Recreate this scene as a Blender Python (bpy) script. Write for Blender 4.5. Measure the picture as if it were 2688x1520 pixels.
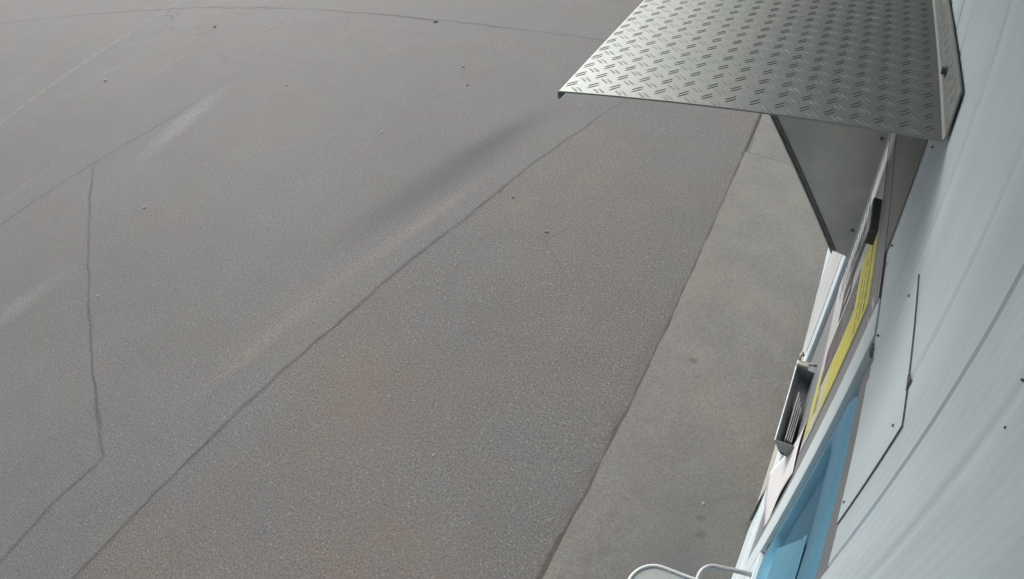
import bpy, bmesh, math, random
from mathutils import Vector, Matrix, noise

random.seed(7)
SC = bpy.context.scene
for o in list(bpy.data.objects):
    bpy.data.objects.remove(o)

# ------------------------------------------------------------------ camera
# World axes: +Y runs along the wall, +X points into the building (wall face at X = 0), Z up, ground at Z = 0.
# A surveillance camera on a short arm, a hand's width off the wall, with a real wide-angle (equidistant) lens.
CAM_H = 3.2
CAM_OFF = 0.25
dn = Vector((100, 1910, 1900)).normalized()              # world down, in camera axes (x right, y down, z ahead)
u = Vector((1420, -2060, 1900)); u = (u - dn * u.dot(dn)).normalized()   # along the wall
nn = dn.cross(u).normalized()
if nn.x < 0: nn = -nn                                    # towards the wall
cam = bpy.data.cameras.new('camera')
co = bpy.data.objects.new('camera', cam)
SC.collection.objects.link(co)
R = Matrix(((nn.x, -nn.y, -nn.z), (u.x, -u.y, -u.z), (-dn.x, dn.y, dn.z)))
co.matrix_world = Matrix.Translation((-CAM_OFF, 0, CAM_H)) @ R.to_4x4()
FMM = 1900 / 2688 * 36
cam.sensor_width = 36
cam.sensor_fit = 'HORIZONTAL'
cam.lens = FMM
cam.type = 'PANO'
cc = cam if hasattr(cam, 'panorama_type') else cam.cycles
cc.panorama_type = 'FISHEYE_LENS_POLYNOMIAL'
cc.fisheye_fov = math.radians(170)
cc.fisheye_polynomial_k0 = 0.0
cc.fisheye_polynomial_k1 = -1.0 / FMM
cc.fisheye_polynomial_k2 = 0.0
cc.fisheye_polynomial_k3 = 0.0
cc.fisheye_polynomial_k4 = 0.0
cam.clip_start = 0.02
cam.clip_end = 2000
SC.camera = co
SC.cycles.use_denoising = True; SC.cycles.max_bounces = 6; SC.cycles.diffuse_bounces = 3; SC.cycles.glossy_bounces = 3; SC.cycles.transmission_bounces = 2

# ------------------------------------------------------------------ sky and sun (bright overcast)
SUN_EL, SUN_AZ = math.radians(38), math.radians(-46)     # azimuth measured from +Y towards +X
W = bpy.data.worlds.new('World'); SC.world = W; W.use_nodes = True
nt = W.node_tree; nt.nodes.clear()
sky = nt.nodes.new('ShaderNodeTexSky'); sky.sky_type = 'NISHITA'; sky.sun_disc = False
sky.sun_elevation = SUN_EL; sky.sun_rotation = SUN_AZ
sky.air_density = 1.0; sky.dust_density = 6.0; sky.ozone_density = 1.0
hs = nt.nodes.new('ShaderNodeHueSaturation'); hs.inputs['Saturation'].default_value = 0.42
bg = nt.nodes.new('ShaderNodeBackground'); bg.inputs['Strength'].default_value = 0.15
out = nt.nodes.new('ShaderNodeOutputWorld')
nt.links.new(sky.outputs[0], hs.inputs['Color']); nt.links.new(hs.outputs[0], bg.inputs[0]); nt.links.new(bg.outputs[0], out.inputs[0])
sl = bpy.data.lights.new('sun', 'SUN'); sl.energy = 1.1; sl.angle = math.radians(40); sl.color = (1, .985, .97)
so = bpy.data.objects.new('sun', sl); SC.collection.objects.link(so)
sd = Vector((math.cos(SUN_EL) * math.sin(SUN_AZ), math.cos(SUN_EL) * math.cos(SUN_AZ), math.sin(SUN_EL)))
so.rotation_euler = sd.to_track_quat('Z', 'Y').to_euler(); so.location = (-20, 10, 30)
VS = SC.view_settings
SC.display_settings.display_device = 'sRGB'
VS.view_transform = 'Standard'; VS.look = 'None'; VS.gamma = 1; VS.use_curve_mapping = False
VS.exposure = 0.31

# ------------------------------------------------------------------ helpers
COL = SC.collection

def link(o, parent=None):
    COL.objects.link(o)
    if parent is not None: o.parent = parent
    return o

def tag(o, label=None, cat=None, group=None, kind=None):
    if label: o['label'] = label
    if cat: o['category'] = cat
    if group: o['group'] = group
    if kind: o['kind'] = kind
    return o

def empty(name, loc=(0, 0, 0)):
    o = bpy.data.objects.new(name, None); o.location = loc; o.empty_display_size = .1
    return link(o)

class MB:
    def __init__(s): s.v = []; s.f = []
    def add(s, vs, fs):
        n = len(s.v); s.v += [tuple(p) for p in vs]; s.f += [tuple(n + i for i in f) for f in fs]; return s
    def box(s, x0, x1, y0, y1, z0, z1):
        x0, x1 = min(x0, x1), max(x0, x1); y0, y1 = min(y0, y1), max(y0, y1); z0, z1 = min(z0, z1), max(z0, z1)
        return s.add([(x0, y0, z0), (x1, y0, z0), (x1, y1, z0), (x0, y1, z0), (x0, y0, z1), (x1, y0, z1), (x1, y1, z1), (x0, y1, z1)],
                     [(0, 3, 2, 1), (4, 5, 6, 7), (0, 1, 5, 4), (1, 2, 6, 5), (2, 3, 7, 6), (3, 0, 4, 7)])
    def prism(s, poly, vec):          # poly: list of 3D points, extruded along vec
        n = len(poly); vec = Vector(vec)
        a = [Vector(p) for p in poly]; b = [p + vec for p in a]
        fs = [tuple(range(n))[::-1], tuple(range(n, 2 * n))] + [(i, (i + 1) % n, n + (i + 1) % n, n + i) for i in range(n)]
        return s.add(a + b, fs)
    def tube(s, pts, r, seg=12, cap=True):
        pts = [Vector(p) for p in pts]; rings = []
        up = Vector((0, 0, 1))
        for i, p in enumerate(pts):
            t = (pts[min(i + 1, len(pts) - 1)] - pts[max(i - 1, 0)]).normalized()
            a = up if abs(t.dot(up)) < .95 else Vector((1, 0, 0))
            e1 = t.cross(a).normalized(); e2 = e1.cross(t).normalized()
            rr = r[i] if isinstance(r, (list, tuple)) else r
            rings.append([p + e1 * rr * math.cos(2 * math.pi * k / seg) + e2 * rr * math.sin(2 * math.pi * k / seg) for k in range(seg)])
        vs = [v for g in rings for v in g]
        fs = [(i * seg + k, i * seg + (k + 1) % seg, (i + 1) * seg + (k + 1) % seg, (i + 1) * seg + k) for i in range(len(pts) - 1) for k in range(seg)]
        if cap: fs += [tuple(range(seg))[::-1], tuple(range((len(pts) - 1) * seg, len(pts) * seg))]
        return s.add(vs, fs)
    def build(s, name, mat, parent=None, bevel=0, smooth=False, seg=2):
        me = bpy.data.meshes.new(name); me.from_pydata(s.v, [], s.f); me.validate()
        bm = bmesh.new(); bm.from_mesh(me); bmesh.ops.recalc_face_normals(bm, faces=bm.faces); bm.to_mesh(me); bm.free()
        me.materials.append(M[mat] if isinstance(mat, str) else mat)
        if smooth:
            for p in me.polygons: p.use_smooth = True
        o = link(bpy.data.objects.new(name, me), parent)
        if bevel:
            b = o.modifiers.new('bevel', 'BEVEL'); b.width = bevel; b.segments = seg; b.limit_method = 'ANGLE'; b.angle_limit = math.radians(40)
        return o

# ------------------------------------------------------------------ materials
M = {}

class NT:
    def __init__(s, name):
        s.m = bpy.data.materials.new(name); s.m.use_nodes = True; s.t = s.m.node_tree; s.t.nodes.clear()
        s.out = s.t.nodes.new('ShaderNodeOutputMaterial'); s.b = s.t.nodes.new('ShaderNodeBsdfPrincipled')
        s.t.links.new(s.b.outputs[0], s.out.inputs[0])
        tc = s.t.nodes.new('ShaderNodeTexCoord'); s.co = tc.outputs['Object']
        M[name] = s.m
    def L(s, a, b): s.t.links.new(a, b)
    def setin(s, n, k, v):
        if hasattr(v, 'is_output') or isinstance(v, bpy.types.NodeSocket): s.L(v, n.inputs[k])
        else: n.inputs[k].default_value = v
    def noise(s, scale, detail=3, rough=.55, co=None, dist=0):
        key = (scale, detail, rough, id(co) if co else 0, dist)
        if not hasattr(s, 'cache'): s.cache = {}
        if key not in s.cache: s.cache[key] = (s._noise(scale, detail, rough, co, dist), co)
        return s.cache[key][0]
    def _noise(s, scale, detail=3, rough=.55, co=None, dist=0):
        n = s.t.nodes.new('ShaderNodeTexNoise'); n.inputs['Scale'].default_value = scale; n.inputs['Detail'].default_value = detail
        n.inputs['Roughness'].default_value = rough; n.inputs['Distortion'].default_value = dist
        s.L(co or s.co, n.inputs['Vector']); return n.outputs['Fac']
    def vor(s, scale, feature='F1', out='Distance', co=None, rnd=1):
        n = s.t.nodes.new('ShaderNodeTexVoronoi'); n.feature = feature; n.inputs['Scale'].default_value = scale; n.inputs['Randomness'].default_value = rnd
        s.L(co or s.co, n.inputs['Vector']); return n.outputs[out]
    def mr(s, v, a, b, c=0., d=1., smooth=False):
        n = s.t.nodes.new('ShaderNodeMapRange'); n.clamp = True
        if smooth: n.interpolation_type = 'SMOOTHSTEP'
        s.L(v, n.inputs['Value'])
        for k, x in zip(('From Min', 'From Max', 'To Min', 'To Max'), (a, b, c, d)): n.inputs[k].default_value = x
        return n.outputs[0]
    def math(s, op, a, b=0.):
        n = s.t.nodes.new('ShaderNodeMath'); n.operation = op; s.setin(n, 0, a); s.setin(n, 1, b); return n.outputs[0]
    def mix(s, f, a, b):
        n = s.t.nodes.new('ShaderNodeMix'); n.data_type = 'RGBA'
        s.setin(n, 0, f)
        for k, v in ((6, a), (7, b)):
            if isinstance(v, (tuple, list)): v = tuple(v) + ((1,) if len(v) == 3 else ())
            s.setin(n, k, v)
        return n.outputs[2]
    def mul(s, c, f):                # colour times scalar socket
        n = s.t.nodes.new('ShaderNodeVectorMath'); n.operation = 'SCALE'; s.L(c, n.inputs[0]); s.setin(n, 3, f); return n.outputs[0]
    def bump(s, h, strength, dist):
        n = s.t.nodes.new('ShaderNodeBump'); n.inputs['Strength'].default_value = strength; n.inputs['Distance'].default_value = dist
        s.L(h, n.inputs['Height']); s.L(n.outputs[0], s.b.inputs['Normal']); return n
    def ellipse(s, x, y, ang, lx, ly, inner=.2, breakup=0, bscale=6):   # soft-edged patch lying on the ground plane
        n = s.t.nodes.new('ShaderNodeMapping'); n.vector_type = 'TEXTURE'
        n.inputs['Location'].default_value = (x, y, 0); n.inputs['Rotation'].default_value = (0, 0, ang); n.inputs['Scale'].default_value = (lx, ly, 1000)
        s.L(s.co, n.inputs['Vector'])
        l = s.t.nodes.new('ShaderNodeVectorMath'); l.operation = 'LENGTH'; s.L(n.outputs[0], l.inputs[0])
        f = s.mr(l.outputs['Value'], inner, 1., 1., 0., True)
        if breakup: f = s.math('MULTIPLY', f, s.mr(s.noise(4. if bscale < 8 else 13., 3, .7), .38 - (.2 if breakup < 1 else 0), .66 - (.08 if breakup < 1 else 0), 0., 1.))
        return f
    def line(s, p, q, w, **k):
        dx, dy = q[0] - p[0], q[1] - p[1]
        return s.ellipse((p[0] + q[0]) / 2, (p[1] + q[1]) / 2, math.atan2(dy, dx), math.hypot(dx, dy) / 2 * 1.08, w, **k)
    def fin(s, col, rough=.6, metal=0, spec=None):
        s.setin(s.b, 'Base Color', col if not isinstance(col, (tuple, list)) else tuple(col) + ((1,) if len(col) == 3 else ()))
        s.setin(s.b, 'Roughness', rough); s.b.inputs['Metallic'].default_value = metal
        if spec is not None: s.b.inputs['Specular IOR Level'].default_value = spec
        return s.m

def plain(name, col, rough=.5, metal=0, var=.12, nscale=9, fine=120, fvar=.06, spec=None, bump=0):
    s = NT(name)
    a = s.mr(s.noise(nscale, 4), .3, .7, 1 - var, 1 + var); b = s.mr(s.noise(fine, 2), .3, .7, 1 - fvar, 1 + fvar)
    rgb = s.t.nodes.new('ShaderNodeRGB'); rgb.outputs[0].default_value = tuple(col) + (1,)
    c = s.mul(rgb.outputs[0], s.math('MULTIPLY', a, b))
    r = s.mr(s.noise(nscale * 2.3, 3), .3, .7, max(0, rough - .07), min(1, rough + .07))
    if bump: s.bump(s.noise(fine, 2), bump, .002)
    return s.fin(c, r, metal, spec)

# --- asphalt in two states -------------------------------------------------
def asphalt(name, base, warm, coarse, marks):
    s = NT(name)
    big = s.noise(.55, 2, .55); mid = s.noise(3.1, 3, .6); g1 = s.noise(80, 2, .7); g2 = s.noise(230, 1, .6)
    rgb = s.mix(s.mr(s.noise(.9, 3), .42, .66), base, warm)
    rgb = s.mix(s.mr(s.noise(2.2, 3, co=None), .56, .72, 0, .35), rgb, (base[0] * .93, base[1] * .97, base[2] * 1.06))
    k = s.math('MULTIPLY', s.mr(big, .3, .7, .95, 1.05), s.mr(mid, .25, .75, .95, 1.05))
    k = s.math('MULTIPLY', k, s.mr(g1, .3, .7, 1 - .42 * coarse, 1 + .42 * coarse))
    k = s.math('MULTIPLY', k, s.mr(g2, .3, .7, 1 - .25 * coarse, 1 + .25 * coarse))
    col = s.mul(rgb, k)
    # pale aggregate chips
    v = s.vor(70, 'F1', 'Distance'); vc = s.vor(70, 'F1', 'Color')
    sep = s.t.nodes.new('ShaderNodeSeparateColor'); s.L(vc, sep.inputs[0])
    chip = s.math('MULTIPLY', s.mr(v, .16, .3, 1, 0), s.mr(sep.outputs[0], .93 - (.10 if coarse > .9 else .04), .95 - (.10 if coarse > .9 else .04)))
    col = s.mix(s.math('MULTIPLY', chip, .75), col, (.33, .315, .29))
    pit = s.math('MULTIPLY', s.mr(v, .2, .4, 1, 0), s.mr(sep.outputs[1], .86, .9))
    col = s.mix(s.math('MULTIPLY', pit, .5 * coarse), col, (.028, .028, .028))
    stone = s.math('MULTIPLY', s.mr(g1, .36, .62, .15, 1.25), s.mr(s.noise(34, 2, .6), .36, .6, .45, 1.1))     # marks sit on the stone heads, not in the voids
    for f, c, a in marks(s):
        f = s.math('MULTIPLY', f, a)
        col = s.mix(s.math('MULTIPLY', f, stone) if sum(c) > .2 else f, col, c)
    h = s.math('ADD', s.math('MULTIPLY', g1, .8), s.math('MULTIPLY', g2, .5))
    s.bump(h, .55 * coarse, .006)
    s.fin(col, .74, 0, .42)

def lane_marks(s):
    r = []
    pale = (.20, .20, .19); tan = (.225, .195, .145); dark = (.035, .035, .04); white = (.28, .28, .28)
    r.append((s.line((-8.35, .5), (-8.7, 7.5), .07, inner=.0, breakup=1, bscale=9), white, .7))           # worn painted line
    r.append((s.line((-8.05, 2.6), (-7.6, 5.2), .06, inner=.0, breakup=1, bscale=7), white, .35))
    r.append((s.line((-5.62, 2.7), (-5.78, 4.3), .19, inner=.1, breakup=.5, bscale=14), white, .6))        # scuffed smear
    r.append((s.line((-5.3, .4), (-5.0, 1.7), .17, inner=.05, breakup=.5, bscale=12), white, .4))
    r.append((s.line((-3.25, .9), (-2.5, 4.0), .30, inner=.0), pale, .18))
    r.append((s.line((-3.16, 1.05), (-2.84, 2.5), .085, inner=.0, breakup=.5, bscale=9), tan, .62))             # lighter side of a shallow channel, painted as a pale line
    r.append((s.line((-2.88, 2.3), (-2.48, 4.0), .07, inner=.0, breakup=.5, bscale=9), tan, .62)); r.append((s.line((-3.3, .8), (-2.45, 4.3), .07, inner=.0, breakup=.5, bscale=9), tan, .3))
    for a_, b_, w_, k_ in (((-7.1, 3.2), (-6.9, 5.6), .05, .35), ((-9.3, 2.4), (-9.5, 5.2), .06, .4), ((-6.75, 1.4), (-6.6, 2.9), .07, .3), ((-4.7, 5.0), (-4.2, 6.1), .12, .2), ((-10.6, 2.6), (-10.9, 4.9), .08, .3)):
        r.append((s.line(a_, b_, w_, inner=.0, breakup=1, bscale=9), white, k_))
    r.append((s.line((-3.15, 2.5), (-2.4, 5.3), .27, inner=.0), dark, .42)); r.append((s.line((-2.95, 3.6), (-2.5, 4.9), .14, inner=.0), dark, .34))                                # shading of the shallow channel, painted as a dark strip
    r.append((s.ellipse(-2.95, 3.3, 1.3, 1.2, .3, .0), dark, .16))
    r.append((s.ellipse(-4.05, 3.85, .9, .09, .04, .1, 1, 30), white, .45))
    r.append((s.ellipse(-3.75, 3.95, .9, .07, .035, .1, 1, 30), white, .45))
    r.append((s.ellipse(-6.2, 5.3, .3, .9, .35, .0, 1, 3), (.175, .165, .11), .4))                        # faint ochre patches
    r.append((s.ellipse(-5.4, 4.3, .3, .9, .3, .0, 1, 3), (.175, .165, .12), .25))
    # hairline crazing beyond the marks
    n = s.t.nodes.new('ShaderNodeVectorMath'); n.operation = 'MULTIPLY_ADD'
    nz = s.t.nodes.new('ShaderNodeTexNoise'); nz.inputs['Scale'].default_value = 2.5; nz.inputs['Detail'].default_value = 4; s.L(s.co, nz.inputs['Vector'])
    s.L(nz.outputs['Color'], n.inputs[0]); n.inputs[1].default_value = (.5, .5, 0); s.L(s.co, n.inputs[2])
    e = s.vor(1.6, 'DISTANCE_TO_EDGE', 'Distance', co=n.outputs[0])
    cr = s.math('MULTIPLY', s.mr(e, .004, .016, 1, 0), s.mr(s.noise(.8, 2), .45, .6))
    cr = s.math('MULTIPLY', cr, s.ellipse(-7.6, 5.2, .1, 3.6, 1.2, .5))
    r.append((cr, (.03, .03, .03), .5))
    return r

def apron_marks(s):
    r = []
    rust = (.15, .105, .075); tan = (.19, .145, .11); dark = (.04, .04, .045)
    r.append((s.ellipse(-2.16, 3.6, .9, .32, .12, .0, 1, 10), tan, .6))
    r.append((s.line((-.86, 3.9), (-.845, .4), .06, inner=.0, breakup=1, bscale=5), (.075, .055, .045), .5))       # dirt along the slab edge
    r.append((s.line((-.83, 1.45), (-.815, .6), .04, inner=.0), (.06, .04, .03), .7))
    r.append((s.ellipse(-1.95, 1.9, 1.2, 1.1, .6, .0, 1, 3.), rust, .6))
    r.append((s.ellipse(-1.6, .9, 1.2, 1.2, .8, .0, 1, 3.), rust, .6))
    r.append((s.ellipse(-2.4, 1.1, 1.4, 1.2, .35, .0, 1, 4.), rust, .6))
    r.append((s.line((-2.75, 3.3), (-2.0, 5.2), .28, inner=.0), (.16, .16, .145), .3))
    r.append((s.ellipse(-1.0, 4.3, 1.5, 1.6, .2, .0, 1, 5), (.09, .088, .06), .4))
    e = s.vor(1.3, 'DISTANCE_TO_EDGE', 'Distance')
    cr = s.math('MULTIPLY', s.mr(s.math('ADD', e, s.math('MULTIPLY', s.noise(14, 3), .03)), .017, .026, 1, 0), s.ellipse(-1.9, 3.1, 1.2, .7, .5, .2))
    r.append((cr, dark, .3))
    return r

asphalt('asphalt_worn', (.118, .1195, .123), (.122, .1215, .116), .85, lane_marks)
asphalt('asphalt_rough', (.115, .117, .117), (.126, .116, .106), .95, apron_marks)

s = NT('concrete')
g = s.noise(110, 3, .7); m_ = s.noise(4, 5, .6)
rgb = s.mix(s.mr(s.noise(1.3, 3), .35, .65), (.152, .149, .134), (.132, .132, .127))
col = s.mul(rgb, s.math('MULTIPLY', s.mr(m_, .3, .7, .90, 1.09), s.mr(g, .3, .7, .66, 1.34)))
v = s.vor(34, 'F1', 'Distance'); vc = s.vor(34, 'F1', 'Color'); sep = s.t.nodes.new('ShaderNodeSeparateColor'); s.L(vc, sep.inputs[0])
col = s.mix(s.math('MULTIPLY', s.mr(v, .1, .2, 1, 0), s.mr(sep.outputs[0], .955, .965, 0, .6)), col, (.05, .05, .05))
col = s.mix(s.math('MULTIPLY', s.mr(v, .06, .14, 1, 0), s.mr(sep.outputs[1], .93, .95, 0, .7)), col, (.42, .41, .38))
for f, c, a in [(s.ellipse(-.246, 1.779, 0, .035, .025, .3), (.06, .06, .06), .7), (s.ellipse(-.219, 1.688, .4, .045, .028, .3), (.06, .06, .06), .75),
                (s.line((-.03, .5), (-.03, 4.5), .13, inner=.0, breakup=1, bscale=4), (.07, .068, .06), .6), (s.ellipse(-.45, 3.3, .8, .35, .16, .0, 1, 4), (.19, .18, .15), .4), (s.ellipse(-.5, 2.2, 1.2, .3, .12, .0, 1, 4), (.09, .088, .08), .4), (s.ellipse(-.601, 2.726, 0, .04, .03, .3), (.07, .07, .07), .7), (s.ellipse(-.25, 1.2, 0, .5, 1.3, .0), (.08, .088, .09), .75),  # stains; last entry paints the dimmer light on the nearest slab
                (s.ellipse(-.74, 4.2, 1.55, 1.6, .12, .0, 1, 4), (.155, .148, .115), .5), (s.ellipse(-.65, 1.4, 1.4, .9, .22, .0, 1, 9), (.085, .082, .075), .5)]:
    col = s.mix(s.math('MULTIPLY', f, a), col, c)
ln = s.line((-.36, 1.80), (-.03, 2.03), .004, inner=.0); col = s.mix(s.math('MULTIPLY', ln, .45), col, (.05, .05, .05))
s.bump(g, .5, .004); s.fin(col, .62, 0, .45)

plain('bitumen', (.075, .075, .076), .8, 0, .25, 20, 160, .25)
plain('earth', (.12, .118, .112), .95)
plain('pebble_pale', (.31, .30, .28), .7); plain('pebble_pink', (.30, .20, .15), .7); plain('litter_dark', (.085, .08, .08), .8)

# white coated cladding with faint grime
def coated(name, colr, rough=.42, grime=.16, lines=0):
    s = NT(name)
    rgb = s.t.nodes.new('ShaderNodeRGB'); rgb.outputs[0].default_value = tuple(colr) + (1,)
    mp = s.t.nodes.new('ShaderNodeMapping'); mp.inputs['Scale'].default_value = (4, 4, 1.1); s.L(s.co, mp.inputs[0])
    st = s.noise(1.6, 5, .6, co=mp.outputs[0]); sp = s.noise(380, 2, .5); cl = s.noise(2.1, 4)
    c = s.mul(rgb.outputs[0], s.math('MULTIPLY', s.mr(st, .3, .75, 1.03, 1 - grime), s.math('MULTIPLY', s.mr(sp, .3, .7, .965, 1.035), s.mr(cl, .3, .7, .96, 1.04))))
    s.bump(s.noise(420, 2), .08, .001)
    s.fin(c, s.mr(cl, .3, .7, rough - .05, rough + .1), 0, .45)
coated('clad_white', (.655, .765, .81)); coated('trim_white', (.67, .775, .815), .45, .1)
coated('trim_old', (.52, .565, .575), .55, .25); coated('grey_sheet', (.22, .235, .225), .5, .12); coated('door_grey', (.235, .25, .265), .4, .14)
coated('paper', (.66, .67, .68), .7, .06)
plain('dark_gap', (.06, .062, .064), .8); plain('black_plastic', (.042, .048, .060), .42, 0, .1); plain('seal', (.11, .115, .12), .6)
plain('yellow_print', (.52, .495, .115), .55, 0, .1, 12); plain('yellow_pale', (.47, .47, .29), .55, 0, .1, 12); plain('print_dark', (.085, .09, .09), .5, 0, .2, 30)
plain('photo_red', (.13, .095, .105), .45, 0, .45, 14); plain('photo_grey', (.14, .15, .145), .45, 0, .35, 18); plain('ink', (.19, .18, .09), .6); plain('print_white', (.47, .50, .51), .5, 0, .06)
plain('sill_cream', (.48, .50, .45), .5, 0, .1)
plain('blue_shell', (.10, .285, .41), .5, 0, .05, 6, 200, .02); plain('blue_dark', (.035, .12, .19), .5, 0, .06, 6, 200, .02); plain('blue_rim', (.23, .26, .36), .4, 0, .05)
plain('steel_tray', (.22, .235, .25), .42, .2, .1); plain('tube_white', (.62, .64, .63), .3, 0, .05); plain('plate_grey', (.36, .38, .37), .45, 0, .06)
plain('tube_grey', (.40, .41, .42), .35, .25, .06); plain('clip_metal', (.42, .42, .37), .45, .2, .2, 60)

# aluminium tread plate: brushed, slightly dulled
s = NT('aluminium')
mp = s.t.nodes.new('ShaderNodeMapping'); mp.inputs['Scale'].default_value = (14, 120, 14); mp.inputs['Rotation'].default_value = (0, 0, .62); s.L(s.co, mp.inputs[0])
br = s.noise(6, 4, .6, co=mp.outputs[0]); cl = s.noise(5, 4)
rgb = s.mix(s.mr(cl, .35, .65), (.262, .295, .290), (.29, .305, .30))
col = s.mul(rgb, s.math('MULTIPLY', s.mr(br, .3, .7, .93, 1.07), s.mr(s.noise(160, 2), .3, .7, .95, 1.05)))
s.bump(br, .05, .0006)
s.fin(col, s.mr(br, .3, .7, .50, .60), .9)
s = NT('galvanised')
cl = s.noise(7, 4); rgb = s.mix(s.mr(cl, .35, .65), (.44, .475, .47), (.56, .545, .53))
s.fin(s.mul(rgb, s.mr(s.noise(4, 4), .3, .7, .82, 1.1)), s.mr(cl, .3, .7, .38, .55), .4)
plain('bar_flank_shade', (.105, .112, .108), .7, .0, .2, 40); plain('bar_dull', (.20, .212, .205), .55, .15, .2, 25)
plain('bolt_steel', (.16, .165, .17), .45, .7, .1)

# ------------------------------------------------------------------ ground
EDGE = -.822                                                      # asphalt / slab edge
S1 = [(-3.15, -30), (-3.02, -6), (-2.97, -1.2), (-2.94, -.1), (-2.87, .61), (-2.81, 1.12), (-2.75, 1.6), (-2.655, 2.11), (-2.575, 2.66), (-2.43, 3.33), (-2.27, 4.2), (-2.02, 5.2), (-1.72, 6.35), (-1.5, 7.5), (-1.2, 40)]
S2 = [(-6.08, 2.62), (-5.62, 2.24), (-5.11, 1.86), (-4.5, 1.40), (-3.99, 1.02), (-3.62, .76), (-3.35, .585), (-3.355, .50), (-3.42, .13), (-3.45, -.32), (-3.5, -3), (-3.6, -9)]
S3 = [(-6.62, -6), (-6.48, .6), (-6.36, 1.63), (-6.14, 2.66), (-5.93, 3.39), (-5.82, 4.51), (-5.66, 5.0)]
S4 = [(-40, -2), (-20, 3.0), (-14.6, 4.4), (-12.5, 4.86), (-10.3, 5.33), (-8.06, 5.80), (-6.3, 6.06), (-4.76, 6.2), (-3.77, 6.28), (-2.78, 6.39), (-.83, 6.55)]

def dense(pl, step=.06, amp=.006, seed=0, lim=12):
    out_ = []
    for a, b in zip(pl, pl[1:]):
        L_ = math.hypot(b[0] - a[0], b[1] - a[1]); n = max(1, int(L_ / (step if max(abs(a[1]), abs(b[1]), abs(a[0])) < lim else 1.5)))
        for i in range(n):
            t = i / n; out_.append((a[0] + (b[0] - a[0]) * t, a[1] + (b[1] - a[1]) * t))
    out_.append(pl[-1])
    return [(x + amp * noise.noise((x * 5, y * 5, seed)) + amp * .5 * noise.noise((x * 21, y * 21, seed)), y + amp * noise.noise((x * 5, y * 5, seed + 9.3))) for x, y in out_]

D1 = dense(S1, .06, .012, 1)
g = MB(); g.add([(-600, -600, -.03), (600, -600, -.03), (600, 600, -.03), (-600, 600, -.03)], [(0, 1, 2, 3)])
tag(g.build('ground', 'earth'), kind='structure')
def sheet(name, poly, z, mat):
    o = MB().add([(x, y, z) for x, y in poly], [tuple(range(len(poly)))]).build(name, mat)
    if o.data.polygons[0].normal.z < 0: o.data.flip_normals()
    return tag(o, kind='structure')
sheet('road', [(-60, -30)] + D1 + [(-60, 40)], 0, 'asphalt_worn')
sheet('asphalt_apron', D1 + [(EDGE + .1, 40), (EDGE + .1, -30)], 0, 'asphalt_rough')

s = NT('seam')                     # crumbled, dirt-filled joint: ragged core, thin halo of ground-in dirt
at = s.t.nodes.new('ShaderNodeAttribute'); at.attribute_name = 'across'
av = s.math('ABSOLUTE', at.outputs['Fac'])
n1 = s.noise(45, 3, .7); n2 = s.noise(7, 3, .6)
edge = s.math('ADD', s.math('MULTIPLY', n1, .46), s.math('MULTIPLY', n2, .32))
brk = s.mr(s.noise(1.7, 2), .38, .6, .3, 1)
core = s.mr(s.math('SUBTRACT', av, s.math('SUBTRACT', edge, .28)), -.04, .09, 1, 0, True)
halo = s.math('MULTIPLY', s.mr(av, 0, .95, .26, 0, True), s.mr(n2, .3, .7, .4, 1))
al = s.math('MAXIMUM', s.math('MULTIPLY', s.math('MULTIPLY', core, brk), .44), halo)
tr_ = s.t.nodes.new('ShaderNodeBsdfTransparent'); mx = s.t.nodes.new('ShaderNodeMixShader')
s.fin(s.mul(s.mix(n2, (.035, .034, .033), (.055, .053, .05)), s.mr(n1, .3, .7, .7, 1.3)), .9)
s.L(al, mx.inputs[0]); s.L(tr_.outputs[0], mx.inputs[1]); s.L(s.b.outputs[0], mx.inputs[2]); s.L(mx.outputs[0], s.out.inputs[0])
def strip(pl, w, seed, amp=.012, fade=0):
    d = dense(pl, .05, amp, seed); vs = []; n = len(d)
    for i, (x, y) in enumerate(d):
        a, b = d[max(i - 1, 0)], d[min(i + 1, n - 1)]; tx, ty = b[0] - a[0], b[1] - a[1]; l = math.hypot(tx, ty) + 1e-9
        k = w * 5 * (.85 + .5 * noise.noise((x * 1.5, y * 1.5, seed + 3)))
        if fade: k *= min(1, (n - 1 - i) / fade + .05)
        px, py = -ty / l * k / 2, tx / l * k / 2
        vs += [(x + px, y + py, .0025), (x, y, .0025), (x - px, y - py, .0025)]
    o = MB().add(vs, [f for i in range(n - 1) for f in ((3 * i, 3 * i + 1, 3 * i + 4, 3 * i + 3), (3 * i + 1, 3 * i + 2, 3 * i + 5, 3 * i + 4))]).build('joint_seal', 'seam')
    o.data.attributes.new('across', 'FLOAT', 'POINT').data.foreach_set('value', [1., 0., -1.] * n)
    return tag(o, kind='structure')
strip(S1[:-1], .0115, 1, .012, 75); strip(S2, .0125, 2, .02); strip(S3, .010, 3, .02, 30); strip(S4, .015, 4, .03)

# concrete slabs along the wall, joint at Y = 5
pv = empty('pavement'); tag(pv, kind='structure')
ys = [-30, -10, -5, 0.02, 5.0, 10, 20, 40]
for a, b in zip(ys, ys[1:]):
    e = dense([(EDGE, a + .0015), (EDGE, b - .0015)], .06, .012, 11)
    if abs(a - 5) < .1: e = [(x + .035 * max(0, 1 - (y - 5) / 1.6), y) for x, y in e]
    poly = e + [(.02, b - .0015), (.02, a + .0015)]
    MB().prism([(x, y, -.06) for x, y in poly], (0, 0, .072)).build('slab', 'concrete', pv)
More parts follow.
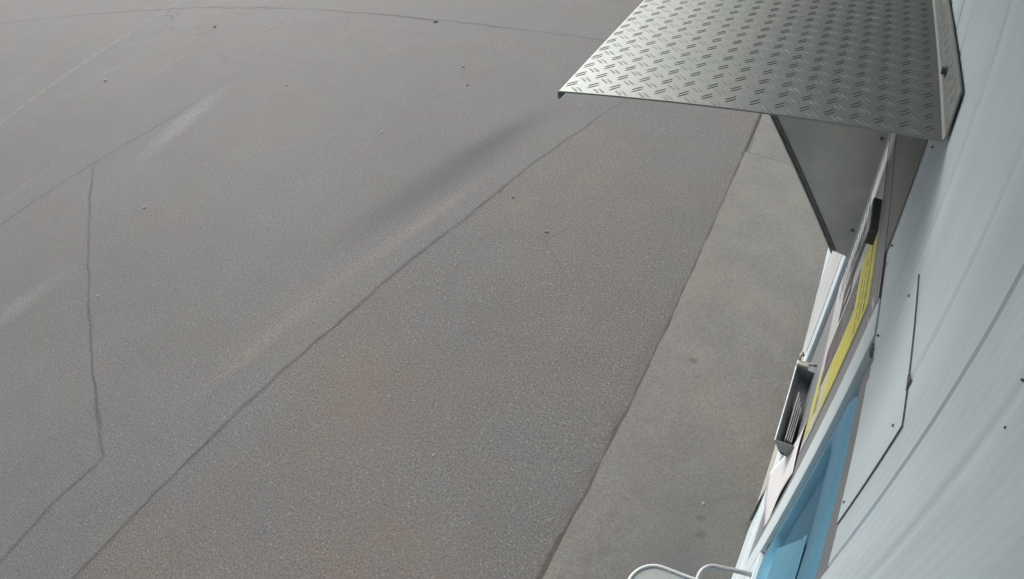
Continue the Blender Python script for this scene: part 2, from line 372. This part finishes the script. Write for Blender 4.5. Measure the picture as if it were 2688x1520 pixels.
# loose dirt gathered in the joint
d = dense([(EDGE - .012, -2), (EDGE - .012, 7)], .05, .008, 21); vs = []
for x, y in d:
    w = max(.001, -.004 + .030 * max(0, noise.noise((0, y * 1.7, 4)) + .1) + .012 * noise.noise((0, y * 14, 2)) + .022 * max(0, 1 - abs(y - .9))); vs += [(x + .014, y, .008), (x - w, y, .0015)]
s = NT('dirt'); s.fin(s.mul(s.mix(s.noise(6, 4), (.055, .043, .035), (.085, .078, .068)), s.mr(s.noise(150, 3), .3, .7, .6, 1.4)), .95)
tag(MB().add(vs, [(2 * i, 2 * i + 1, 2 * i + 3, 2 * i + 2) for i in range(len(d) - 1)]).build('gutter_dirt', 'dirt'), kind='structure')

# ------------------------------------------------------------------ building
bd = empty('building'); tag(bd, 'white ribbed metal clad building with vertical grooves along the right', 'building')
HT = 3.55
Y0, Y1 = -6.365, 14.635
OP_T = 2.04
def clad_profile(a, b):
    pts = [(0.030, a + .001), (0.004, a + .003), (0.0, a + .007)]
    y = math.ceil((a - .485 + .02) / .337) * .337 + .485
    while y < b - .02:
        pts += [(0, y - .020), (.0012, y - .013), (.0038, y - .006), (.0046, y), (.0038, y + .006), (.0012, y + .013), (0, y + .020)]; y += .337
    # fine micro-ribbing between the grooves
    pts += [(0, b - .007), (0.004, b - .003), (0.030, b - .001)]
    full = []
    for (x0, p), (x1, q) in zip(pts, pts[1:]):
        full.append((x0, p))
        if x0 == 0 and x1 == 0 and q - p > .03 and 0 < p < 4:
            k = int((q - p) / .011)
            for i in range(1, k):
                yy = p + (q - p) * i / k
                full.append((.0005 if i % 2 else -.0002, yy))
    full.append(pts[-1]); return full
def clad(a, b, z0, z1):
    pr = clad_profile(a, b); n = len(pr)
    return MB().add([(x, y, z0) for x, y in pr] + [(x, y, z1) for x, y in pr], [(i, i + 1, n + i + 1, n + i) for i in range(n - 1)]).build('cladding_panel', 'clad_white', bd)
NEAR, FAR = .40, 2.80
a = Y0
while a < Y1 - .01:
    b = a + 1.0
    z0 = OP_T if (b > NEAR + .3 and a < FAR - .2) else -.02
    if a < FAR < b and b - FAR > .05 and z0 > 0:
        clad(a, b, OP_T, HT)
    else: clad(a, b, z0, HT)
    a = b
# lower cladding beside the openings
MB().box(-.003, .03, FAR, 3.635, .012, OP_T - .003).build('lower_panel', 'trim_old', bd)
MB().box(.12, 7, Y0, Y1, -.02, HT).build('core', 'seal', bd)
MB().box(.034, .12, Y0, Y1, OP_T + .004, HT).build('insulation', 'seal', bd)
MB().box(.034, .12, FAR + .03, Y1, -.02, OP_T - .001).build('insulation', 'seal', bd)
MB().box(.034, .12, Y0, NEAR - .03, -.02, OP_T - .001).build('insulation', 'seal', bd)
MB().box(-1.56, 7.2, Y0 - .1, Y1 + .1, HT + .002, HT + .18).build('roof', 'trim_old', bd, .01)
# flat flashings
MB().box(-.0028, .002, .73, 1.09, OP_T - .004, 2.356).build('flashing_sheet', 'trim_white', bd, .0012)
MB().box(-.005, .003, 1.552, FAR + .12, OP_T - .008, 2.53).build('soffit_sheet', 'grey_sheet', bd, .001)
MB().box(-.005, .05, 1.243, 1.372, .02, OP_T - .006).build('mullion', 'trim_white', bd, .002)
MB().box(-.004, .05, NEAR - .1, 1.241, .02, .888).build('lower_panel', 'trim_white', bd, .002)
MB().box(-.003, .05, 1.374, FAR, .02, .30).build('sill', 'trim_white', bd, .002)
b_ = MB().add([(-.004, 2.8, .015), (-.004, 1.86, .015), (-.03, 1.83, .04), (-.022, 1.84, .20), (-.006, 1.9, .28), (-.004, 2.8, .30), (-.006, 2.8, .015), (-.006, 1.86, .015)],
                 [(0, 1, 4, 5), (1, 2, 3, 4)]).build('base_flashing', 'sill_cream', bd)
b_.modifiers.new('solid', 'SOLIDIFY').thickness = .002
# dark joint lines between flat sheets (sealant)
MB().box(-.0031, .0, .7280, .7298, OP_T, 2.356).build('sealant', 'seal', bd)
MB().box(-.0031, .0, .7285, 1.09, 2.3562, 2.3582).build('sealant', 'seal', bd)
MB().box(-.0056, .0, 1.36, FAR, OP_T - .016, OP_T - .009).build('sealant', 'seal', bd)
def screw(x, y, z, r=.006):
    mb = MB(); mb.tube([(x + .002, y, z), (x - .002, y, z), (x - .0035, y, z)], [r, r, r * .6], 10); return mb.build('screw', 'bolt_steel', bd)
for y, z in [(1.083, 2.307), (.764, 2.311), (.765, 2.062), (1.453, 2.424), (1.50, 2.10), (1.20, 2.075)]:
    screw(-.0028 if z < 2.36 else -.001, y, z, .0028)
for y, z in [(.491, 2.745), (.461, 2.71)]: screw(.0015, y, z, .0016)
MB().add([(-.004, .80, 2.356), (-.004, .835, 2.356), (-.004, .815, 2.368), (0, .80, 2.356), (0, .835, 2.356), (0, .815, 2.368)], [(0, 1, 2), (3, 5, 4), (0, 3, 4, 1), (1, 4, 5, 2), (2, 5, 3, 0)]).build('sealant_blob', 'seal', bd)
MB().tube([(-.003, 1.17, 2.034), (-.004, 1.185, 2.04), (-.003, 1.215, 2.033)], [.004, .007, .003], 8).build('sealant_blob', 'seal', bd)

# ------------------------------------------------------------------ grey service door
DX = .015
dr = empty('service_door', (0, 2.1, 0)); tag(dr, 'grey metal service door set in the white wall under the canopy', 'door')
def P(mb, name, mat, parent, **k):
    o = mb.build(name, mat, parent, **k); o.matrix_parent_inverse = Matrix.Translation(-parent.location); return o
P(MB().box(DX, DX + .04, 1.374, 2.53, .302, OP_T - .018), 'door_leaf', 'door_grey', dr)
P(MB().box(DX + .006, DX + .04, 2.532, 2.648, .302, OP_T - .018), 'door_frame', 'seal', dr)
P(MB().box(.002, DX + .04, 2.65, 2.772, .302, OP_T - .018), 'door_trim', 'trim_old', dr, bevel=.002)
P(MB().box(.006, DX + .04, 2.774, 2.798, .302, OP_T - .018), 'door_gap', 'dark_gap', dr)
# a worn white line emblem printed high on the leaf
em = MB(); t = .004
def hbar(mb, y0, z0, y1, z1, w, x=DX - .0008):
    d = Vector((0, y1 - y0, z1 - z0)); l = d.length; d.normalize(); q = Vector((0, -d.z, d.y)) * w / 2
    a_, b2 = Vector((x, y0, z0)), Vector((x, y1, z1)); mb.prism([a_ + q, b2 + q, b2 - q, a_ - q], (-.0006, 0, 0))
hbar(em, 1.70, 1.925, 1.44, 1.93, .005); hbar(em, 1.60, 1.885, 1.50, 1.905, .006); hbar(em, 1.565, 1.86, 1.50, 1.885, .022); hbar(em, 1.55, 1.80, 1.47, 1.79, .006)
hbar(em, 1.53, 1.825, 1.43, 1.87, .005); hbar(em, 1.66, 1.90, 1.58, 1.895, .004)
P(em, 'printed_mark', 'print_white', dr)

# ------------------------------------------------------------------ poster board on the door
PX = DX - .004
po = empty('poster_board', (PX, 2.06, 1.04)); tag(po, 'white poster with broad yellow band and dark picture on grey door', 'poster')
def flat(name, mat, y0, y1, z0, z1, lev, parent=po):
    x = PX - .0012 * lev
    return P(MB().box(x, x + .001, y0, y1, z0, z1), name, mat, parent)
P(MB().box(PX, DX, 1.59, 2.528, 1.038, 1.815), 'board', 'print_white', po)
flat('header_band', 'yellow_print', 1.592, 2.03, 1.585, 1.812, 1)
flat('header_fade', 'yellow_pale', 2.03, 2.10, 1.60, 1.80, 1)
flat('side_band', 'yellow_print', 1.592, 1.806, 1.30, 1.585, 1)
flat('side_fade', 'yellow_pale', 1.60, 1.80, 1.20, 1.30, 1)
flat('foot_band', 'yellow_print', 1.64, 1.93, 1.045, 1.125, 1)
flat('picture', 'photo_grey', 1.81, 2.03, 1.36, 1.575, 1)
flat('picture', 'photo_red', 1.82, 2.035, 1.135, 1.36, 1)
flat('dark_stripe', 'print_dark', 2.155, 2.245, 1.26, 1.60, 1)
flat('pictogram', 'print_dark', 2.07, 2.255, 1.26, 1.43, 1.6)
flat('pictogram_detail', 'print_white', 2.115, 2.14, 1.31, 1.405, 2.2)
flat('pictogram_detail', 'photo_grey', 2.17, 2.22, 1.36, 1.40, 2.2)
random.seed(3)
tx = MB()
for row, z in enumerate((1.755, 1.70, 1.655)):
    y = 1.98 - .05 * row
    while y > 1.63:
        w = random.uniform(.018, .05); hbar(tx, y, z, y - w, z, .016 if row == 0 else .011, PX - .0013); y -= w + random.uniform(.008, .018)
tag(P(tx, 'text_lines', 'ink', po), kind='stuff')
tx = MB()
for row in range(9):
    z = 1.55 - row * .05; y = 2.51
    hbar(tx, y, z, y - random.uniform(.16, .23), z, .008, PX - .0013)
for row in range(4): hbar(tx, 1.79, 1.185 - row * .014, 1.65 + random.uniform(0, .05), 1.185 - row * .014, .005, PX - .0013)
tag(P(tx, 'text_lines', 'photo_grey', po), kind='stuff')

cb = empty('control_box', (DX, 2.0, 1.78)); tag(cb, 'small black box fixed on grey door above the yellow poster', 'box')
P(MB().box(-.019, PX - .0005, 1.95, 2.13, 1.745, 1.812), 'housing', 'black_plastic', cb, bevel=.003)
P(MB().box(-.0215, -.0192, 1.955, 2.125, 1.75, 1.806), 'cover', 'plate_grey', cb, bevel=.0008)

# ------------------------------------------------------------------ leaflet tray and its contents
tr = empty('leaflet_tray', (DX, 1.975, .70)); tag(tr, 'dark grey metal leaflet tray fixed low on the grey door', 'tray')
ya, yb = 1.768, 2.182
pf = lambda y: [(-.075, y, .83), (DX - .001, y, .83), (DX - .001, y, .745), (-.030, y, .755), (-.042, y, .768)]
def plate(poly, vec, name, mat='steel_tray'): return P(MB().prism(poly, vec), name, mat, tr)
plate(pf(ya), (0, .003, 0), 'end_plate'); plate(pf(yb), (0, -.003, 0), 'end_plate')
plate([(-.075, ya, .83), (-.073, ya, .83), (-.040, ya, .769), (-.042, ya, .768)], (0, yb - ya, 0), 'front_plate')
plate([(-.042, ya, .768), (-.040, ya, .77), (DX - .002, ya, .748), (DX - .001, ya, .745), (-.03, ya, .755)], (0, yb - ya, 0), 'floor_plate')
plate([(DX - .003, ya, .748), (DX - .001, ya, .748), (DX - .001, ya, .832), (DX - .003, ya, .832)], (0, yb - ya, 0), 'back_plate')
P(MB().tube([(-.075, ya, .831), (-.075, yb, .831)], .0028, 8), 'rim', 'trim_white', tr)
lf = MB()
for i in range(4):
    x0 = -.033 + i * .009
    lf.add([(x0, 1.785, .775), (x0 - .004, 1.785, .838 - .004 * i), (x0 - .003, 2.03 - .02 * i, .85 - .006 * i), (x0 + .001, 2.03 - .02 * i, .775)], [(0, 1, 2, 3)])
o = lf.build('leaflet', 'plate_grey'); o.modifiers.new('t', 'SOLIDIFY').thickness = .0035
tag(o, 'thin stack of grey leaflets standing in the dark tray', 'leaflets')

hp = empty('latch', (-.06, 2.22, .84)); tag(hp, 'small weathered metal latch at the far end of the tray', 'latch')
P(MB().box(-.078, -.02, 2.184, 2.214, .80, .845), 'body', 'clip_metal', hp, bevel=.006)
P(MB().tube([(-.066, 2.214, .84), (-.07, 2.226, .86), (-.066, 2.243, .862), (-.056, 2.246, .84)], .006, 10), 'shackle', 'clip_metal', hp, smooth=True)
P(MB().tube([(-.04, 2.214, .83), (DX, 2.225, .83)], .007, 10), 'stem', 'clip_metal', hp, smooth=True)

# ------------------------------------------------------------------ curling sheet of paper taped to the door
mb = MB(); NU, NV = 14, 18; vs = []
for j in range(NV + 1):
    for i in range(NU + 1):
        a_, v_ = i / NU, j / NV                     # a_: 0 near (Y 1.53) .. 1 far (Y 1.79); v_: 0 top .. 1 bottom
        y = 1.525 + .265 * a_; z = 1.0 - .46 * v_
        lift = .004 + .010 * math.sin(a_ * math.pi) * v_ + .040 * max(0, a_ + v_ - 1.0) ** 1.6 + .006 * math.sin(v_ * 5 + a_ * 3)
        z += .03 * max(0, a_ + v_ - 1.3)
        vs.append((DX - abs(lift), y, z))
mb.add(vs, [(j * (NU + 1) + i, j * (NU + 1) + i + 1, (j + 1) * (NU + 1) + i + 1, (j + 1) * (NU + 1) + i) for j in range(NV) for i in range(NU)])
o = mb.build('paper_sheet', 'paper', smooth=True); o.modifiers.new('t', 'SOLIDIFY').thickness = .0006
tag(o, 'white paper notice curling off the grey door beside the tray', 'paper')

# ------------------------------------------------------------------ blue hatch in the nearer opening
BX = .02
bh = empty('blue_hatch', (BX, .85, .9)); tag(bh, 'glossy blue hatch with dark recess set in white wall nearest the camera', 'hatch')
BN = NEAR - .02
P(MB().box(BX + .022, .11, BN, 1.241, .89, OP_T - .006), 'surround', 'blue_rim', bh)
P(MB().box(BX - .006, BX + .021, BN, 1.241, 1.885, OP_T - .008), 'top_rail', 'door_grey', bh, bevel=.002)
# moulded face with a rounded opening
def rounded(y0, y1, z0, z1, r, n=8):
    pts = []
    for cy, cz, a0 in ((y1 - r, z1 - r, 0), (y0 + r, z1 - r, 90), (y0 + r, z0 + r, 180), (y1 - r, z0 + r, 270)):
        for i in range(n + 1):
            a_ = math.radians(a0 + 90 * i / n); pts.append((cy + r * math.cos(a_), cz + r * math.sin(a_)))
    return pts
oo = rounded(BN + .03, 1.225, .90, 1.868, .05); i1 = rounded(BN + .10, 1.205, 1.02, 1.712, .09); i2 = rounded(BN + .115, 1.19, 1.04, 1.695, .08)
n = len(oo)
fr = MB().add([(BX - .002, y, z) for y, z in oo] + [(BX - .012, y * .985 + .985 * .015 if False else y, z) for y, z in rounded(BN + .045, 1.212, .915, 1.853, .05)] + [(BX - .010, y, z) for y, z in i1] + [(BX + .016, y, z) for y, z in i2],
              [(k * n + i, k * n + (i + 1) % n, (k + 1) * n + (i + 1) % n, (k + 1) * n + i) for k in range(3) for i in range(n)])
P(fr, 'moulded_frame', 'blue_shell', bh, smooth=True)
P(MB().add([(BX + .016, y, z) for y, z in i2], [tuple(range(n))]), 'recess_back', 'blue_dark', bh)  # shade of the upper recess put into the darker blue
# lighter lower apron inside the recess; slanted edge follows the painted shade boundary
ap = [(1.185, 1.05), (.95, 1.59), (BN + .12, 1.60), (BN + .12, 1.05)]
P(MB().prism([(BX + .0155, y, z) for y, z in ap], (-.008, 0, 0)), 'lower_apron', 'blue_shell', bh, bevel=.004)
P(MB().prism([(BX + .007, y, z) for y, z in [(.965, 1.56), (.95, 1.595), (BN + .13, 1.595), (BN + .13, 1.515), (.955, 1.515)]], (-.006, 0, 0)), 'ridge', 'blue_shell', bh, bevel=.004)
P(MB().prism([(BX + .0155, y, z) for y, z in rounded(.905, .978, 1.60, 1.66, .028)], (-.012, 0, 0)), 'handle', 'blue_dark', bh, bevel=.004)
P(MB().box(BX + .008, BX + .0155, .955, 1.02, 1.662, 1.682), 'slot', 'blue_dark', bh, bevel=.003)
P(MB().prism([(BX - .006, y, z) for y, z in rounded(1.225, 1.24, .93, .97, .006)], (-.004, 0, 0)), 'lock', 'black_plastic', bh)

# ------------------------------------------------------------------ shelf with tubular rim below the blue hatch
sh = empty('wall_shelf', (0, .8, .86)); tag(sh, 'light grey shelf plate with white tubular rim at the wall', 'shelf')
def arc(cx, cy, r, a0, a1, n=8): return [(cx + r * math.cos(math.radians(a0 + (a1 - a0) * i / n)), cy + r * math.sin(math.radians(a0 + (a1 - a0) * i / n))) for i in range(n + 1)]
prof = [(.0, 1.053)] + [(-.2, 1.049)] + arc(-.305, .960, .09, 90, 180, 10) + [(-.398, .9)] + arc(-.305, .35, .093, 180, 270, 10) + [(0, .257)]
P(MB().tube([(x, y, .90) for x, y in prof], .006, 10), 'rim', 'tube_white', sh, smooth=True)
P(MB().prism([(x * .99, .8 + (y - .8) * .99, .893) for x, y in prof], (0, 0, .005)), 'plate', 'plate_grey', sh)
arm = [(.012, 1.160), (-.068, 1.152), (-.108, 1.145)] + arc(-.128, 1.09, .052, 95, 175, 8) + [(-.182, 1.0), (-.184, .5)]
P(MB().tube([(x, y, .86 - (.012 if y < 1.02 else 0)) for x, y in arm], .009, 12), 'support_tube', 'tube_grey', sh, smooth=True)
P(MB().tube([(.0, 1.160, .86), (.012, 1.16, .86)], .022, 14), 'wall_rosette', 'tube_grey', sh)

# ------------------------------------------------------------------ tread-plate canopy
cn = empty('canopy', (0, 1.305, 2.5275)); tag(cn, 'aluminium tread plate canopy bolted to the white wall over the door', 'canopy')
ZC, SL, XO, CY0, CY1 = 2.5275, .1487, -.824, 1.303, 3.45
cz = lambda x: ZC + SL * x
TH = .004
# bent sheet: flange up the wall, sloping deck, rounded lip down
sec = [(-.0095, ZC + .112), (-.0095, ZC + .008), (-.013, cz(-.013))]
sec += [(XO, cz(XO))] + [(XO - .008 * math.sin(math.radians(a_)), cz(XO) - .008 + .008 * math.cos(math.radians(a_))) for a_ in (30, 60, 90)] + [(XO - .006, cz(XO) - .022)]
def sheetmetal(sec, y0, y1, th, name, mat, parent):
    n = len(sec)
    o = MB().add([(x, y0, z) for x, z in sec] + [(x, y1, z) for x, z in sec], [(i, i + 1, n + i + 1, n + i) for i in range(n - 1)]).build(name, mat, parent)
    o.matrix_parent_inverse = Matrix.Translation(-parent.location)
    return o
deck = sheetmetal(sec[2:4], CY0, CY1, TH, 'deck', 'aluminium', cn)
fl = sheetmetal(sec[:3], CY0, CY1, TH, 'wall_flange', 'aluminium', cn)
lip = sheetmetal(sec[3:], CY0, CY1, TH, 'lip', 'aluminium', cn)
for o in (deck, fl, lip):
    m_ = o.modifiers.new('t', 'SOLIDIFY'); m_.thickness = TH; m_.offset = -1
# make sure all three thicken downwards / towards the wall
for o, ref in ((deck, Vector((0, 0, 1))), (fl, Vector((-1, 0, 0))), (lip, Vector((-1, 0, .2)))):
    if o.data.polygons[0].normal.dot(ref) < 0: o.data.flip_normals()
# raised tread bars in crossed pairs
PT = .0515
bars = MB(); barmat = []
def bar(cx, cy, ang, plane):
    L2, w, h = .0165, .0030, .0011
    ca, sa = math.cos(ang), math.sin(ang); ring = []
    for t, k in ((-1, .15), (-.55, .8), (0, 1), (.55, .8), (1, .15)): ring.append((t * L2, k * w))
    for_top = [(t * L2, 0, h * k) for t, k in ((-.82, .7), (-.4, 1), (.4, 1), (.82, .7))]
    pts = [(l, ww, 0) for l, ww in ring] + [(l, -ww, 0) for l, ww in ring[::-1]] + [(-L2 * .62, w * .32, h), (0, w * .45, h), (L2 * .62, w * .32, h), (L2 * .62, -w * .32, h), (0, -w * .45, h), (-L2 * .62, -w * .32, h)]
    vs = []
    for l, q, hh in pts:
        q += .10 * w * (1 - (l / L2) ** 2)
        a_, b2 = cx + l * ca - q * sa, cy + l * sa + q * ca
        if plane == 'deck':
            vs.append((a_, b2, cz(a_) + hh - .00015))
        else:
            vs.append((-.0095 - hh + .00015, b2, a_))
    fs = [(0, 1, 10), (1, 2, 11, 10), (2, 3, 12, 11), (3, 4, 12), (4, 5, 13, 12), (5, 6, 13), (6, 7, 14, 13), (7, 8, 15, 14), (8, 9, 15), (9, 0, 10, 15), (10, 11, 14, 15), (11, 12, 13, 14)]
    bars.add(vs, fs)
    up = (0, 1, 2, 3) if sa < 0 else (5, 6, 7, 8)  # wallward flank darker: its shade, with some grime, put into the colour
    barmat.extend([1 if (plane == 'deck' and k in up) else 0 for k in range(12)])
iy = 0
y = 1.3425 - PT
while y < CY1 - .01:
    x = -.8135
    while x < -.02:
        for ox, oy, an in ((0, 0, math.radians(45)), (.0225, -.0255 + .0, math.radians(-45))):
            px, py = x + ox, y + oy
            for sgn in (-1, 1):
                qx, qy = px - math.sin(an) * .0048 * sgn + math.cos(an) * .003 * sgn, py + math.cos(an) * .0048 * sgn + math.sin(an) * .003 * sgn
                if -.815 < qx < -.028 and CY0 + .010 < qy < CY1 - .012: bar(qx, qy, an, 'deck')
        x += PT
    for zz in (ZC + .032, ZC + .083):
        for oz, oy, an in ((0, 0, math.radians(45)), (.0255, .0255, math.radians(-45))):
            if zz + oz < ZC + .10 and CY0 + .02 < y + oy < CY1 - .02: 
                for sgn in (-1, 1): bar(zz + oz - math.sin(an) * .0048 * sgn, y + oy + math.cos(an) * .0048 * sgn, an, 'flange')
    y += PT
o = bars.build('raised_tread_bars', 'bar_dull', cn); o.data.materials.append(M['bar_flank_shade']); o.data.polygons.foreach_set('material_index', barmat)
o.matrix_parent_inverse = Matrix.Translation(-cn.location); tag(o, kind='stuff')
for yb_ in (1.545, 2.15, 2.75, 3.3):
    P(MB().tube([(-.0095, yb_, 2.568), (-.012, yb_, 2.568), (-.012, yb_, 2.568), (-.021, yb_, 2.568)], [.014, .014, .0095, .0085], 6), 'bolt', 'bolt_steel', cn)
# triangular gussets carrying the deck
for gy in (2.40, 3.36):
    gp = [(-.010, 2.515), (-.80, cz(-.80) - .006), (-.812, cz(-.80) - .02), (-.082, 1.325), (-.010, 1.315)]
    g_ = P(MB().prism([(x, gy, z) for x, z in gp], (0, .004, 0)), 'gusset', 'galvanised', cn)
    dvec = Vector((-.812 + .082, 0, (cz(-.80) - .02) - 1.325)).normalized(); nrm = Vector((-dvec.z, 0, dvec.x)) * -1
    a_ = Vector((-.812, gy, cz(-.80) - .02)); b2 = Vector((-.082, gy, 1.325))
    l_ = MB().prism([a_, b2, b2 + Vector((0, -.022, 0)), a_ + Vector((0, -.022, 0))], Vector((-.003, 0, -.002))).build('stiffening_lip', 'galvanised', g_)
    inn = Vector((dvec.z, 0, -dvec.x)); inn = inn if inn.x > 0 else -inn
    f_ = MB().prism([a_ + Vector((.004, -.0005, .002)), b2 + Vector((.004, -.0005, .002)), b2 + inn * .015 + Vector((0, -.0005, 0)), a_ + inn * .015 + Vector((0, -.0005, 0))], Vector((0, -.006, 0))).build('edge_bar', 'bolt_steel', g_)
    for q in (.12, .5, .88):
        c_ = Vector((-.03, gy, 1.315 + q * 1.15)); k_ = MB().tube([c_, c_ + Vector((0, -.006, 0))], .007, 6).build('bolt', 'bolt_steel', g_)

# ------------------------------------------------------------------ loose pebbles and litter
def pebble(x, y, r, mat, label, sq=.6, group=None, z=0):
    bm = bmesh.new(); r *= .6; bmesh.ops.create_icosphere(bm, subdivisions=2, radius=r)
    sd_ = random.random() * 50; ax = random.uniform(.7, 1.35); rot = random.random() * 3
    for v in bm.verts:
        k = 1 + .35 * noise.noise(v.co / r * 1.1 + Vector((sd_, 0, 0)))
        v.co = Vector((v.co.x * k * ax, v.co.y * k, v.co.z * k * sq))
    bmesh.ops.rotate(bm, verts=bm.verts, cent=(0, 0, 0), matrix=Matrix.Rotation(rot, 3, 'Z'))
    me = bpy.data.meshes.new('pebble'); bm.to_mesh(me); bm.free(); me.materials.append(M[mat])
    o = link(bpy.data.objects.new('pebble', me)); o.location = (x, y, z + r * sq * .6)
    return tag(o, label, 'pebble', group)
G_ = 'pebbles lying on the asphalt'
pebble(-1.852, 3.413, .019, 'pebble_pink', 'pinkish stone chip lying alone on the rough asphalt right of centre', .6, G_)
for x, y, r, l in [(-7.195, 5.351, .035, 'pale pebble near the long transverse seam at top left'), (-7.626, 3.889, .030, 'pale pebble between worn white lines at upper left'),
                   (-3.613, 5.32, .022, 'pale pebble on smooth asphalt left of the canopy corner'), (-3.66, 4.026, .017, 'pale pebble left of the dark strip'),
                   (-4.976, 2.399, .020, 'pale pebble right of the angled patch seam at left'), (-1.631, 1.551, .013, 'pale pebble on rough asphalt at bottom centre'),
                   (-.80, 1.26, .013, 'pale pebble in the gutter dirt at the bottom slab edge'), (-4.509, 1.494, .014, 'pale pebble touching the angled patch seam'),
                   (-5.107, 4.412, .018, 'pale pebble beside the upper diagonal seam'), (-.262, 1.86, .015, 'buff stone chip by the crack in the concrete slab')]:
    pebble(x, y, r, 'pebble_pale', l, .5, G_, .012 if x > -.8 else 0)
for x, y, r, l in [(-4.46, 6.168, .045, 'dark scrap of litter on the transverse seam at top'), (-3.387, 5.004, .022, 'small dark stone left of the canopy edge'), (-2.235, 3.659, .018, 'small dark stone on the reddish patch by the long seam')]:
    pebble(x, y, r, 'litter_dark', l, .35, 'dark bits lying on the asphalt')
